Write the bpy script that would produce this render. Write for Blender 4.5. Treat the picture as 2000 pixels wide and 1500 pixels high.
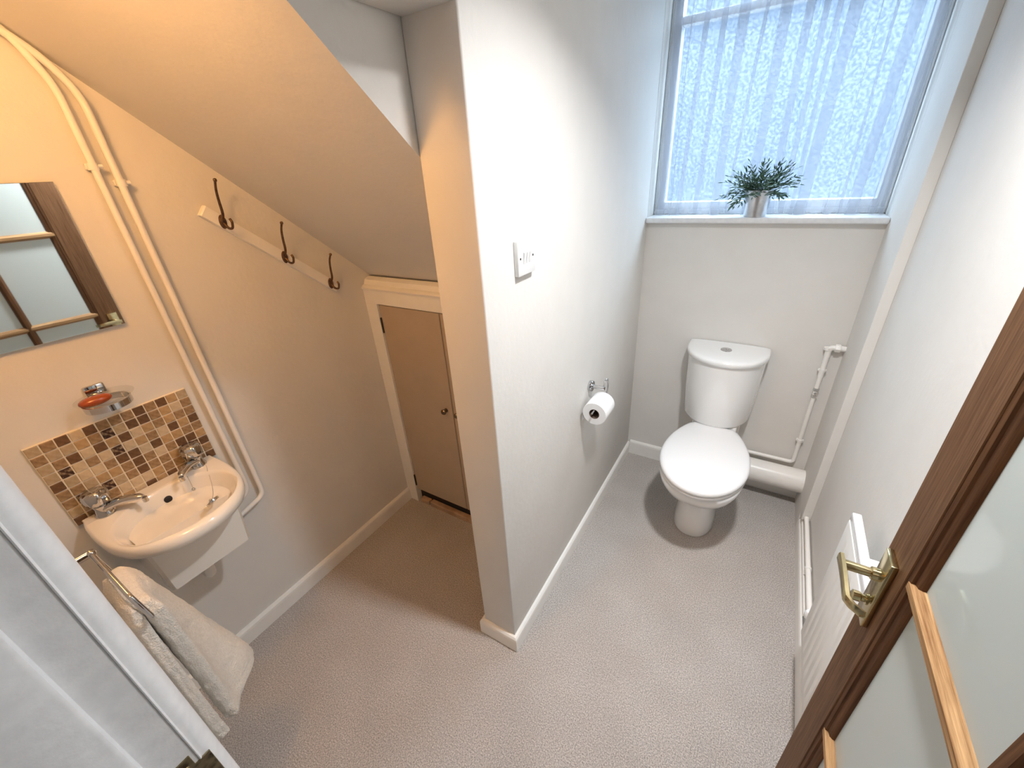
import bpy, bmesh, math, random
from mathutils import Vector, Matrix
random.seed(7)
PI = math.pi
for o in list(bpy.data.objects): bpy.data.objects.remove(o, do_unlink=True)
scene = bpy.context.scene
C = scene.collection

# ------------------------------------------------------------------ camera
YAW, PITCH, ROLL, FPX, CAM_H = -0.573474790, 0.476303809, 0.0653469956, 800.24, 1.60
def cam_axes():
    cy, sy, cp, sp = math.cos(YAW), math.sin(YAW), math.cos(PITCH), math.sin(PITCH)
    f = Vector((sy*cp, cy*cp, -sp)); r = Vector((cy, -sy, 0)); d = f.cross(r)
    r2 = r*math.cos(ROLL) + d*math.sin(ROLL); d2 = -r*math.sin(ROLL) + d*math.cos(ROLL)
    return r2, d2, f
r_, d_, f_ = cam_axes()
cd = bpy.data.cameras.new('camera'); cam = bpy.data.objects.new('camera', cd); C.objects.link(cam)
cd.sensor_fit = 'HORIZONTAL'; cd.sensor_width = 36.0; cd.lens = FPX*36.0/2000.0
cd.clip_start = 0.005; cd.clip_end = 100
cam.matrix_world = Matrix(((r_.x, -d_.x, -f_.x, 0), (r_.y, -d_.y, -f_.y, 0), (r_.z, -d_.z, -f_.z, CAM_H), (0, 0, 0, 1)))
scene.camera = cam

# ------------------------------------------------------------------ world, lights, exposure
SKY = 3.2
w = bpy.data.worlds.new('sky'); scene.world = w; w.use_nodes = True
bg = w.node_tree.nodes['Background']
# overcast sky: luminance rises from the horizon to the zenith as 1 + 2 sin(elevation)
wn = w.node_tree; tcw = wn.nodes.new('ShaderNodeTexCoord'); sx = wn.nodes.new('ShaderNodeSeparateXYZ')
wn.links.new(tcw.outputs['Generated'], sx.inputs[0])
mxw = wn.nodes.new('ShaderNodeMath'); mxw.operation = 'MAXIMUM'; mxw.inputs[1].default_value = 0; wn.links.new(sx.outputs['Z'], mxw.inputs[0])
mul = wn.nodes.new('ShaderNodeMath'); mul.operation = 'MULTIPLY_ADD'; mul.inputs[1].default_value = 2.0*SKY; mul.inputs[2].default_value = SKY
wn.links.new(mxw.outputs[0], mul.inputs[0]); wn.links.new(mul.outputs[0], bg.inputs[1])
bg.inputs[0].default_value = (0.62, 0.81, 1.0, 1)
def point(name, loc, power, col, radius):
    l = bpy.data.lights.new(name, 'POINT'); l.energy = power; l.color = col; l.shadow_soft_size = radius
    o = bpy.data.objects.new(name, l); C.objects.link(o); o.location = loc; return o
cl = bpy.data.lights.new('ceiling_lamp_light', 'AREA'); cl.shape = 'DISK'; cl.size = 0.12; cl.energy = 6.8; cl.spread = math.radians(121); cl.color = (0.985, 0.985, 1.0)
clo = bpy.data.objects.new('ceiling_lamp_light', cl); C.objects.link(clo); clo.location = (0.07, 0.87, 2.28)
point('understairs_lamp_light', (-0.82, 0.05, 2.08), 4.7, (1.0, 0.52, 0.18), 0.04)
point('hall_fill_light', (0.0, -0.9, 2.1), 0.8, (1.0, 0.93, 0.86), 0.08)  # added dim fill from the hallway side, no lamp known there
pl = bpy.data.lights.new('window_portal', 'AREA'); pl.shape = 'RECTANGLE'; pl.size = 0.9; pl.size_y = 0.95
pl.cycles.is_portal = True
po = bpy.data.objects.new('window_portal', pl); C.objects.link(po)
po.location = (-0.10, 2.36, 1.84); po.rotation_euler = (-PI/2, 0, 0)
vs = scene.view_settings
vs.view_transform = 'Standard'; vs.look = 'None'; vs.gamma = 1.0; vs.use_curve_mapping = False; vs.exposure = 1.12

# ------------------------------------------------------------------ materials
MATS = {}
def mat(name, base=(.8, .8, .8), rough=.5, metal=0, spec=.5, noise=None, bump=None, coat=0, extra=None):
    """noise=(scale, detail, colour2, lo, hi); bump=(scale, strength, distance)"""
    m = bpy.data.materials.new(name); m.use_nodes = True
    nt = m.node_tree; p = nt.nodes['Principled BSDF']
    p.inputs['Base Color'].default_value = (*base, 1); p.inputs['Roughness'].default_value = rough
    p.inputs['Metallic'].default_value = metal; p.inputs['Specular IOR Level'].default_value = spec
    p.inputs['Coat Weight'].default_value = coat; p.inputs['Coat Roughness'].default_value = 0.03
    tc = nt.nodes.new('ShaderNodeTexCoord')
    if noise:
        n = nt.nodes.new('ShaderNodeTexNoise'); n.inputs['Scale'].default_value = noise[0]; n.inputs['Detail'].default_value = noise[1]
        nt.links.new(tc.outputs['Object'], n.inputs['Vector'])
        cr = nt.nodes.new('ShaderNodeValToRGB')
        cr.color_ramp.elements[0].position = noise[3]; cr.color_ramp.elements[0].color = (*base, 1)
        cr.color_ramp.elements[1].position = noise[4]; cr.color_ramp.elements[1].color = (*noise[2], 1)
        nt.links.new(n.outputs['Fac'], cr.inputs['Fac']); nt.links.new(cr.outputs['Color'], p.inputs['Base Color'])
    if bump:
        b = nt.nodes.new('ShaderNodeTexNoise'); b.inputs['Scale'].default_value = bump[0]; b.inputs['Detail'].default_value = 4
        nt.links.new(tc.outputs['Object'], b.inputs['Vector'])
        bn = nt.nodes.new('ShaderNodeBump'); bn.inputs['Strength'].default_value = bump[1]; bn.inputs['Distance'].default_value = bump[2]
        nt.links.new(b.outputs['Fac'], bn.inputs['Height']); nt.links.new(bn.outputs['Normal'], p.inputs['Normal'])
    MATS[name] = m
    return m
WALL = (.79, .765, .725)
mat('wall_paint', WALL, .75, spec=.25, noise=(9, 4, (.765, .74, .70), .35, .75), bump=(55, .35, .002))
mat('soffit_paint', (.79, .765, .725), .8, spec=.2, noise=(7, 3, (.77, .745, .705), .3, .8), bump=(60, .35, .002))
mat('hall_paint', (.6, .6, .6), .8)
mat('gloss_white', (.92, .90, .86), .28, spec=.5, noise=(20, 3, (.89, .87, .825), .4, .8), bump=(40, .1, .001))
mat('frame_white', (.86, .86, .86), .32, spec=.5, noise=(60, 5, (.78, .78, .785), .35, .75), bump=(90, .35, .0015))
mat('pipe_white', (.93, .90, .85), .3, spec=.5, bump=(60, .15, .001))
mat('cupboard_paint', (.50, .40, .30), .45, noise=(12, 3, (.46, .37, .275), .4, .8), bump=(60, .15, .001))
mat('ceramic', (.90, .90, .89), .08, spec=.6, coat=.6)
mat('basin_ceramic', (.90, .855, .78), .07, spec=.6, coat=.6)
mat('plastic_white', (.86, .86, .86), .18, spec=.5)
mat('switch_white', (.88, .88, .87), .25)
mat('chrome', (.60, .60, .61), .07, metal=1)
mat('chrome_dull', (.62, .62, .62), .2, metal=1)
mat('brass', (.62, .52, .30), .16, metal=1, noise=(60, 3, (.50, .41, .22), .4, .8))
mat('brass_old', (.34, .28, .17), .35, metal=1, noise=(90, 4, (.10, .08, .05), .45, .7))
mat('bronze', (.20, .12, .075), .3, metal=1, noise=(120, 3, (.11, .06, .035), .4, .75))
mat('knob_metal', (.22, .17, .12), .3, metal=1)
mat('dark_iron', (.03, .025, .02), .5)
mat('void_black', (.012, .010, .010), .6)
mat('grout', (.86, .77, .62), .8, bump=(200, .3, .001))
mat('tile_edge', (.42, .28, .15), .7)
mat('mirror_glass', (.86, .88, .87), .02, metal=1)
mat('galvanised', (.66, .68, .71), .28, metal=1, noise=(50, 4, (.55, .57, .61), .35, .7))
mat('soil', (.03, .022, .015), .9)
mat('stem', (.06, .09, .045), .6)
mat('leaf', (.035, .085, .055), .42, noise=(30, 2, (.075, .15, .075), .4, .7))
mat('leaf_light', (.07, .16, .08), .42, noise=(30, 2, (.035, .09, .055), .4, .7))
mat('soap', (.36, .065, .012), .22, spec=.5, coat=.4)
mat('paper', (.93, .92, .91), .85, bump=(160, .3, .001))
mat('cardboard', (.13, .085, .06), .9)
mat('terry', (.97, .93, .86), .95, spec=.1, noise=(160, 3, (.89, .84, .76), .35, .75), bump=(320, 1.0, .006))
mat('pale_timber', (.55, .38, .26), .7, noise=(14, 4, (.36, .23, .15), .4, .75))

def carpet_mat():
    m = bpy.data.materials.new('carpet'); m.use_nodes = True; nt = m.node_tree; p = nt.nodes['Principled BSDF']
    tc = nt.nodes.new('ShaderNodeTexCoord')
    n1 = nt.nodes.new('ShaderNodeTexNoise'); n1.inputs['Scale'].default_value = 260; n1.inputs['Detail'].default_value = 5; n1.inputs['Roughness'].default_value = .7
    n2 = nt.nodes.new('ShaderNodeTexNoise'); n2.inputs['Scale'].default_value = 5; n2.inputs['Detail'].default_value = 4
    for n in (n1, n2): nt.links.new(tc.outputs['Object'], n.inputs['Vector'])
    cr = nt.nodes.new('ShaderNodeValToRGB'); e = cr.color_ramp.elements
    e[0].position = .36; e[0].color = (.29, .26, .238, 1); e[1].position = .64; e[1].color = (.86, .80, .755, 1)
    nt.links.new(n1.outputs['Fac'], cr.inputs['Fac'])
    cr2 = nt.nodes.new('ShaderNodeValToRGB'); e = cr2.color_ramp.elements
    e[0].position = .35; e[0].color = (.90, .89, .88, 1); e[1].position = .7; e[1].color = (1, 1, 1, 1)
    nt.links.new(n2.outputs['Fac'], cr2.inputs['Fac'])
    mx = nt.nodes.new('ShaderNodeMix'); mx.data_type = 'RGBA'; mx.blend_type = 'MULTIPLY'; mx.inputs[0].default_value = 1
    nt.links.new(cr.outputs['Color'], mx.inputs[6]); nt.links.new(cr2.outputs['Color'], mx.inputs[7])
    nt.links.new(mx.outputs[2], p.inputs['Base Color'])
    bn = nt.nodes.new('ShaderNodeBump'); bn.inputs['Strength'].default_value = .8; bn.inputs['Distance'].default_value = .006
    nt.links.new(n1.outputs['Fac'], bn.inputs['Height']); nt.links.new(bn.outputs['Normal'], p.inputs['Normal'])
    p.inputs['Roughness'].default_value = .95; p.inputs['Specular IOR Level'].default_value = .1
    p.inputs['Sheen Weight'].default_value = .15
    MATS['carpet'] = m
carpet_mat()

def wood_mat(name, dark, light, axis, scale=1.0, rough=.55):
    m = bpy.data.materials.new(name); m.use_nodes = True; nt = m.node_tree; p = nt.nodes['Principled BSDF']
    tc = nt.nodes.new('ShaderNodeTexCoord'); mp = nt.nodes.new('ShaderNodeMapping')
    s = [150*scale]*3; s[axis] = 5*scale
    mp.inputs['Scale'].default_value = s
    nt.links.new(tc.outputs['Object'], mp.inputs['Vector'])
    n = nt.nodes.new('ShaderNodeTexNoise'); n.inputs['Scale'].default_value = 1; n.inputs['Detail'].default_value = 6; n.inputs['Roughness'].default_value = .65
    nt.links.new(mp.outputs['Vector'], n.inputs['Vector'])
    cr = nt.nodes.new('ShaderNodeValToRGB'); e = cr.color_ramp.elements
    e[0].position = .33; e[0].color = (*dark, 1); e[1].position = .68; e[1].color = (*light, 1)
    nt.links.new(n.outputs['Fac'], cr.inputs['Fac']); nt.links.new(cr.outputs['Color'], p.inputs['Base Color'])
    bn = nt.nodes.new('ShaderNodeBump'); bn.inputs['Strength'].default_value = .25; bn.inputs['Distance'].default_value = .001
    nt.links.new(n.outputs['Fac'], bn.inputs['Height']); nt.links.new(bn.outputs['Normal'], p.inputs['Normal'])
    p.inputs['Roughness'].default_value = rough; p.inputs['Specular IOR Level'].default_value = .12
    MATS[name] = m
wood_mat('door_wood', (.105, .048, .020), (.225, .118, .058), 2, 1.6)
wood_mat('door_wood_rail', (.105, .048, .020), (.225, .118, .058), 1, 1.6)
wood_mat('bead_wood', (.085, .038, .018), (.20, .098, .045), 2, 1.2)
wood_mat('bar_wood', (.22, .105, .042), (.62, .39, .19), 1, 1.2)

def door_glass():
    m = bpy.data.materials.new('frosted_glass'); m.use_nodes = True; nt = m.node_tree; p = nt.nodes['Principled BSDF']
    p.inputs['Base Color'].default_value = (.84, .93, .92, 1); p.inputs['Roughness'].default_value = .5
    p.inputs['Specular IOR Level'].default_value = .2
    p.inputs['Coat Weight'].default_value = 1; p.inputs['Coat Roughness'].default_value = .04; p.inputs['Coat IOR'].default_value = 1.5
    t = nt.nodes.new('ShaderNodeBsdfTranslucent'); t.inputs[0].default_value = (.80, .88, .87, 1)
    mx = nt.nodes.new('ShaderNodeMixShader'); mx.inputs[0].default_value = .3
    out = nt.nodes['Material Output']
    nt.links.new(p.outputs[0], mx.inputs[1]); nt.links.new(t.outputs[0], mx.inputs[2]); nt.links.new(mx.outputs[0], out.inputs[0])
    MATS['frosted_glass'] = m
door_glass()
def clear_glass():
    m = bpy.data.materials.new('clear_glass'); m.use_nodes = True; nt = m.node_tree
    nt.nodes.remove(nt.nodes['Principled BSDF']); out = nt.nodes['Material Output']
    tr = nt.nodes.new('ShaderNodeBsdfTransparent'); tr.inputs[0].default_value = (.96, .96, .95, 1)
    gl = nt.nodes.new('ShaderNodeBsdfGlossy'); gl.inputs['Roughness'].default_value = .03
    mx = nt.nodes.new('ShaderNodeMixShader'); mx.inputs[0].default_value = .06
    nt.links.new(tr.outputs[0], mx.inputs[1]); nt.links.new(gl.outputs[0], mx.inputs[2])
    nt.links.new(mx.outputs[0], out.inputs[0]); MATS['clear_glass'] = m
clear_glass()
def obscure_glass():
    m = bpy.data.materials.new('obscure_glass'); m.use_nodes = True; nt = m.node_tree
    nt.nodes.remove(nt.nodes['Principled BSDF']); out = nt.nodes['Material Output']
    tc = nt.nodes.new('ShaderNodeTexCoord')
    n = nt.nodes.new('ShaderNodeTexNoise'); n.inputs['Scale'].default_value = 95; n.inputs['Detail'].default_value = 3
    nt.links.new(tc.outputs['Object'], n.inputs['Vector'])
    cr = nt.nodes.new('ShaderNodeValToRGB'); cr.color_ramp.elements[0].position = .42; cr.color_ramp.elements[1].position = .62
    cr.color_ramp.elements[0].color = (.0, .0, .0, 1); cr.color_ramp.elements[1].color = (.13, .13, .13, 1)
    nt.links.new(n.outputs['Fac'], cr.inputs['Fac'])
    tr = nt.nodes.new('ShaderNodeBsdfTransparent'); tr.inputs[0].default_value = (.97, .98, .98, 1)
    tl = nt.nodes.new('ShaderNodeBsdfTranslucent'); tl.inputs[0].default_value = (.72, .76, .78, 1)
    mx = nt.nodes.new('ShaderNodeMixShader')
    nt.links.new(cr.outputs['Color'], mx.inputs[0]); nt.links.new(tr.outputs[0], mx.inputs[1]); nt.links.new(tl.outputs[0], mx.inputs[2])
    nt.links.new(mx.outputs[0], out.inputs[0]); MATS['obscure_glass'] = m
obscure_glass()
def sheer(name, opac):
    m = bpy.data.materials.new(name); m.use_nodes = True; nt = m.node_tree
    nt.nodes.remove(nt.nodes['Principled BSDF']); out = nt.nodes['Material Output']
    tr = nt.nodes.new('ShaderNodeBsdfTransparent')
    tl = nt.nodes.new('ShaderNodeBsdfTranslucent'); tl.inputs[0].default_value = (.30, .33, .40, 1)
    df = nt.nodes.new('ShaderNodeBsdfDiffuse'); df.inputs[0].default_value = (.84, .86, .90, 1)
    m1 = nt.nodes.new('ShaderNodeMixShader'); m1.inputs[0].default_value = .5
    nt.links.new(tl.outputs[0], m1.inputs[1]); nt.links.new(df.outputs[0], m1.inputs[2])
    mx = nt.nodes.new('ShaderNodeMixShader'); mx.inputs[0].default_value = opac
    nt.links.new(tr.outputs[0], mx.inputs[1]); nt.links.new(m1.outputs[0], mx.inputs[2]); nt.links.new(mx.outputs[0], out.inputs[0])
    MATS[name] = m
sheer('sheer', .36); sheer('sheer_hem', .55)

def tile_mat(code, a, b, sc, lo, hi, pit=0):
    m = mat('travertine_'+code, a, .55, spec=.35, noise=(sc, 5, b, lo, hi), bump=(140, .5+pit, .002))
tile_mat('light', (.66, .53, .36), (.56, .43, .27), 60, .4, .75)
tile_mat('sand', (.52, .41, .27), (.42, .31, .18), 90, .35, .75)
tile_mat('tan', (.55, .37, .19), (.42, .27, .13), 60, .35, .7)
tile_mat('mid', (.42, .28, .15), (.26, .155, .075), 110, .35, .7, .3)
tile_mat('dark', (.20, .105, .05), (.13, .065, .032), 90, .35, .7, .2)
tile_mat('pitted', (.055, .022, .012), (.45, .32, .20), 120, .48, .72, .6)

# ------------------------------------------------------------------ mesh helpers
def finish(me, m, smooth):
    if m: me.materials.append(MATS[m])
    if smooth:
        for p in me.polygons: p.use_smooth = True
        me.set_sharp_from_angle(angle=math.radians(smooth if smooth is not True else 40))
def from_bm(name, bm, m, parent=None, smooth=None):
    bmesh.ops.recalc_face_normals(bm, faces=bm.faces)
    me = bpy.data.meshes.new(name); bm.to_mesh(me); bm.free()
    finish(me, m, smooth)
    o = bpy.data.objects.new(name, me); C.objects.link(o)
    if parent: o.parent = parent
    return o
class MB:
    def __init__(s): s.bm = bmesh.new()
    def box(s, x0, x1, y0, y1, z0, z1, bev=0, seg=2):
        t = bmesh.new(); bmesh.ops.create_cube(t, size=1)
        for v in t.verts: v.co = Vector(((x0+x1)/2+v.co.x*(x1-x0), (y0+y1)/2+v.co.y*(y1-y0), (z0+z1)/2+v.co.z*(z1-z0)))
        if bev: bmesh.ops.bevel(t, geom=t.edges[:]+t.verts[:], offset=bev, segments=seg, affect='EDGES', profile=.5)
        s.merge(t); return s
    def merge(s, t, M=None):
        if M is not None: t.transform(M)
        me = bpy.data.meshes.new('tmp'); t.to_mesh(me); t.free(); s.bm.from_mesh(me); bpy.data.meshes.remove(me)
    def rings(s, rings, cap0=True, cap1=True, closed=True):
        V = [[s.bm.verts.new(p) for p in r] for r in rings]
        n = len(rings[0])
        for a, b in zip(V[:-1], V[1:]):
            for i in range(n if closed else n-1):
                j = (i+1) % n
                s.bm.faces.new((a[i], a[j], b[j], b[i]))
        if cap0 and closed: s.bm.faces.new(V[0][::-1])
        if cap1 and closed: s.bm.faces.new(V[-1])
        return s
    def tube(s, pts, r, n=12, fillet=0, cap=True, r1=None):
        P = [Vector(p) for p in pts]
        if fillet: P = round_path(P, fillet)
        T = []
        for i in range(len(P)):
            a = P[max(0, i-1)]; b = P[min(len(P)-1, i+1)]; T.append((b-a).normalized())
        up = Vector((0, 0, 1)) if abs(T[0].z) < .9 else Vector((1, 0, 0))
        u = T[0].cross(up).normalized(); R = []
        for i, (p, t) in enumerate(zip(P, T)):
            u = (u - t*u.dot(t)).normalized(); v = t.cross(u)
            rr = r if r1 is None else r+(r1-r)*i/(len(P)-1)
            R.append([p+(u*math.cos(2*PI*k/n)+v*math.sin(2*PI*k/n))*rr for k in range(n)])
        s.rings(R, cap, cap); return s
    def lathe(s, prof, n=28, M=None):
        """prof: list of (r, h) around +Z; M places it"""
        t = bmesh.new(); V = []
        for r, h in prof:
            V.append([t.verts.new((r*math.cos(2*PI*k/n), r*math.sin(2*PI*k/n), h)) for k in range(n)] if r > 1e-6 else [t.verts.new((0, 0, h))])
        for a, b in zip(V[:-1], V[1:]):
            for k in range(n):
                j = (k+1) % n
                if len(a) == 1 and len(b) == 1: continue
                if len(a) == 1: t.faces.new((a[0], b[k], b[j]))
                elif len(b) == 1: t.faces.new((a[k], a[j], b[0]))
                else: t.faces.new((a[k], a[j], b[j], b[k]))
        s.merge(t, M); return s
    def prism(s, poly, axis, a, b):
        """extrude a polygon along axis from a to b; poly coords are the two other axes in order"""
        def P(q, c):
            l = list(q); l.insert(axis, c); return Vector(l)
        s.rings([[P(q, a) for q in poly], [P(q, b) for q in poly]]); return s
    def build(s, name, m, parent=None, smooth=None): return from_bm(name, s.bm, m, parent, smooth)
def round_path(P, fil, n=6):
    out = [P[0]]
    for a, b, c in zip(P[:-2], P[1:-1], P[2:]):
        d0 = (a-b); d1 = (c-b); f = min(fil, d0.length*.49, d1.length*.49)
        p0 = b+d0.normalized()*f; p1 = b+d1.normalized()*f
        for k in range(n+1):
            t = k/n; out.append(p0*(1-t)**2+b*2*t*(1-t)+p1*t*t)
    out.append(P[-1]); return out
def axis_M(loc, direction):
    return Matrix.Translation(Vector(loc)) @ Vector(direction).to_track_quat('Z', 'Y').to_matrix().to_4x4()
def tag(o, label, cat=None, group=None, kind=None):
    o['label'] = label
    if cat: o['category'] = cat
    if group: o['group'] = group
    if kind: o['kind'] = kind
    return o
def empty(name, loc, label, cat, group=None, kind=None):
    o = bpy.data.objects.new(name, None); C.objects.link(o); o.empty_display_size = .05
    tag(o, label, cat, group, kind); return o

# ------------------------------------------------------------------ room dimensions
XL, XS, XN, XR, XB = -1.49, -0.68, -0.545, 0.380, 0.347      # left wall, partition faces, right wall, boxing face
YN, YB, YF, YC = 0.75, 2.13, -0.015, 1.165                    # nib end, back wall, door wall, cupboard front
ZC, ZN = 2.35, 1.868
SILL = 1.372
def soff(y): return 1.86-.857*(y-.493)

def struct(name, mb, m, label, cat='wall', smooth=None):
    o = mb.build(name, m, None, smooth); tag(o, label, cat, None, 'structure'); return o
struct('floor', MB().box(-1.55, .45, -1.3, 2.25, -.05, 0), 'carpet', 'beige speckled carpet covering the whole floor', 'floor')
struct('wall_left', MB().box(-1.62, XL, -.115, 2.25, 0, ZC), 'wall_paint', 'cream painted wall behind the basin and coat hooks', 'wall')
mb = MB().box(XL, XR+.1, YB, YB+.20, 0, SILL-.024)
mb.box(XL, XN, YB, YB+.20, SILL-.024, ZC)
mb.box(XB, XR+.1, YB, YB+.20, SILL-.024, ZC)
mb.box(XN, XB, YB, YB+.20, 2.29, ZC)
struct('wall_back', mb, 'wall_paint', 'cream wall behind the toilet below the window', 'wall')
struct('wall_right', MB().box(XR, XR+.1, -.115, YB, 0, ZC), 'wall_paint', 'cream wall on the right behind the radiator and door', 'wall')
mb = MB().box(XB, XR, 1.825, YB, .115, ZC, .0015, 1); mb.box(XB, XR, 1.885, YB, 0, .115)
struct('wall_boxing', mb, 'wall_paint', 'narrow full height boxed-in corner right of the toilet', 'wall')
mb = MB().box(XS, XN, YN, YB, 0, ZC, .004, 2); mb.box(XS, XN, YF, YN+.02, ZN, ZC, .006, 2)
struct('wall_middle', mb, 'wall_paint', 'cream partition wall carrying the light switch and toilet roll', 'wall', 50)
mb = MB().prism([(YF, ZC), (YF, soff(YF)), (1.30, soff(1.30)), (1.30, ZC)], 0, XL, XS)
struct('ceiling_slope', mb, 'soffit_paint', 'sloping cream underside of the stairs above the basin', 'ceiling')
struct('ceiling', MB().box(XL, XR+.1, -1.3, YB+.20, ZC, ZC+.05), 'wall_paint', 'flat ceiling above the toilet passage', 'ceiling')
mb = MB().box(XL, -.50, -.115, YF, 0, ZC); mb.box(.325, XR, -.115, YF, 0, ZC); mb.box(-.50, .325, -.115, YF, 2.02, ZC)
struct('wall_front', mb, 'wall_paint', 'cream wall beside the doorway', 'wall')
mb = MB().box(-1.6, .5, -1.4, -1.3, 0, ZC); mb.box(-1.62, -1.55, -1.3, -.115, 0, ZC); mb.box(.45, .5, -1.3, -.115, 0, ZC)  # unseen hallway closed off behind the camera to block sky light
struct('wall_hall', mb, 'hall_paint', 'unseen grey hallway wall added to keep sky light out of the doorway', 'wall')

mat('added_wall_dark', (.066, .084, .112), .9, noise=(3, 3, (.054, .072, .10), .4, .7), bump=(40, .4, .004))  # colour kept dark so the window view stays dim and blue
mat('added_ground_grey', (.30, .30, .30), .9, noise=(8, 3, (.24, .24, .24), .4, .7))
struct('wall_outside_added', MB().box(-6, 6, 4.3, 4.5, -.3, 2.75), 'added_wall_dark', 'dark wall added outside to tone down the view through the window glass', 'wall')  # added wall hides the low sky while the bright high sky still enters
struct('floor_outside_added', MB().box(-6, 6, 2.34, 4.3, -.4, -.3), 'added_ground_grey', 'unseen grey ground added outside the window to steer the daylight', 'ground')  # added ground below the window, there for the daylight only

# baseboards: profile (out, z)
def base_profile(h, t): return [(0, 0), (t, 0), (t, h-.018), (t*.9, h-.008), (t*.55, h-.001), (0, h)]
def base_run(mb, axis, a, b, wall, sign, h=.074, t=.015):
    prof = base_profile(h, t)
    if axis == 1: mb.prism([(wall+sign*o, z) for o, z in prof], 1, a, b)
    else: mb.prism([(wall+sign*o, z) for o, z in prof], 0, a, b)
mb = MB(); base_run(mb, 1, YF, YC, XL, 1); struct('baseboard_left', mb, 'gloss_white', 'white baseboard along the wall under the basin', 'baseboard')
pf = base_profile(.074, .015)
mb = MB().rings([[Vector((XN+o, YB, z)) for o, z in pf], [Vector((XN+o, YN-o, z)) for o, z in pf], [Vector((XS-o, YN-o, z)) for o, z in pf], [Vector((XS-o, YC, z)) for o, z in pf]])
struct('baseboard_middle', mb, 'gloss_white', 'white baseboard wrapping round the foot of the partition', 'baseboard')
mb = MB(); base_run(mb, 0, XN+.015, XB, YB, -1, .09); struct('baseboard_back', mb, 'gloss_white', 'white baseboard behind the toilet', 'baseboard')
mb = MB().prism([(XB, 0), (XR, 0), (XR, .074), (XB+.012, .074), (XB+.003, .066), (XB, .055)], 1, YF, 1.88)
struct('baseboard_right', mb, 'gloss_white', 'white baseboard below the radiator pipes', 'baseboard')

# ------------------------------------------------------------------ window
win = empty('window_1', (0, 0, 0), 'white framed obscure glass window behind the net curtain', 'window', None, 'structure')
W0, W1, WY = XN, XB, 2.24
MB().box(W0, W1, 2.098, 2.33, SILL-.024, SILL, .006, 3).build('window_sill', 'frame_white', win, 40)
fm = MB()
fm.box(W0, W0+.045, WY, WY+.06, SILL, 2.29, .004); fm.box(W1-.04, W1, WY, WY+.06, SILL, 2.29, .004)
fm.box(W0+.045, W1-.04, WY, WY+.06, SILL, SILL+.055, .004); fm.box(W0+.045, W1-.04, WY, WY+.06, 2.25, 2.29, .004)
fm.build('window_frame', 'frame_white', win, 40)
MB().box(W0+.045, W1-.04, WY+.005, WY+.055, 2.095, 2.125, .004).build('transom_bar', 'frame_white', win, 40)
MB().box(W0+.04, W1-.035, WY+.03, WY+.034, SILL+.05, 2.10).build('pane', 'obscure_glass', win)
MB().box(W0+.04, W1-.035, WY+.03, WY+.034, 2.12, 2.255).build('pane', 'obscure_glass', win)

def curtain(name, x0, x1, folds, seed, label):
    """folds: (centre 0..1 at the top, centre at the bottom, half width, strength)"""
    rnd = random.Random(seed); nz = 40; ns = 420; z0, z1 = SILL+.004, 2.285
    V = []
    for k in range(nz+1):
        t = k/nz; z = z0+(z1-z0)*t; row = []
        for i in range(ns+1):
            u = i/ns; x = x0+(x1-x0)*u; dx = dy = 0
            for j, (ct, cb, wd, amp) in enumerate(folds):
                cc = cb+(ct-cb)*t+.006*math.sin(4*t+j*2.1); q = (u-cc)/wd
                if abs(q) < 1:
                    e = (1-q*q)**2
                    dy -= .018*e*math.cos(q*4)*min(amp, 1.2); dx -= .5*wd*(x1-x0)*1.5*amp*e*math.sin(q*PI*1.15)
            y = 2.214+dy+.003*math.sin(u*19+2*t+seed)
            zz = z+(.003*math.sin(u*50+seed)+.002*math.sin(u*23) if k == 0 else 0)
            row.append((min(max(x+dx, W0+.004), W1-.004), min(max(y, 2.197), 2.236), zz))
        V.append(row)
    def grid(k0, k1):
        b = MB(); g = [[b.bm.verts.new(p) for p in V[k]] for k in range(k0, k1+1)]
        for k in range(len(g)-1):
            for i in range(ns): b.bm.faces.new((g[k][i], g[k][i+1], g[k+1][i+1], g[k+1][i]))
        return b
    root = empty(name, (0, 0, 0), label, 'curtain', 'net curtains at the window')
    grid(1, nz).build('curtain_fabric', 'sheer', root, 180)
    grid(0, 1).build('hem', 'sheer_hem', root, 180)
    return root
curtain('net_curtain', W0+.012, -.026, [(.05, .06, .055, 1.5), (.16, .14, .03, .8), (.27, .22, .05, 1.3), (.40, .36, .06, 1.2), (.53, .52, .07, 1.5), (.68, .62, .05, 1.0), (.80, .78, .08, 1.4), (.95, .95, .05, 1.6)], 3, 'left half of the sheer white net curtain, behind the potted plant')
curtain('net_curtain', -.022, W1-.012, [(.05, .04, .05, 1.6), (.17, .14, .06, 1.3), (.30, .24, .10, 1.6), (.50, .47, .03, .8), (.62, .60, .05, 1.0), (.78, .72, .09, 1.6), (.90, .90, .06, 1.4), (.97, .97, .03, 1.2)], 11, 'right half of the sheer white net curtain, nearest the boxed corner')

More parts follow.
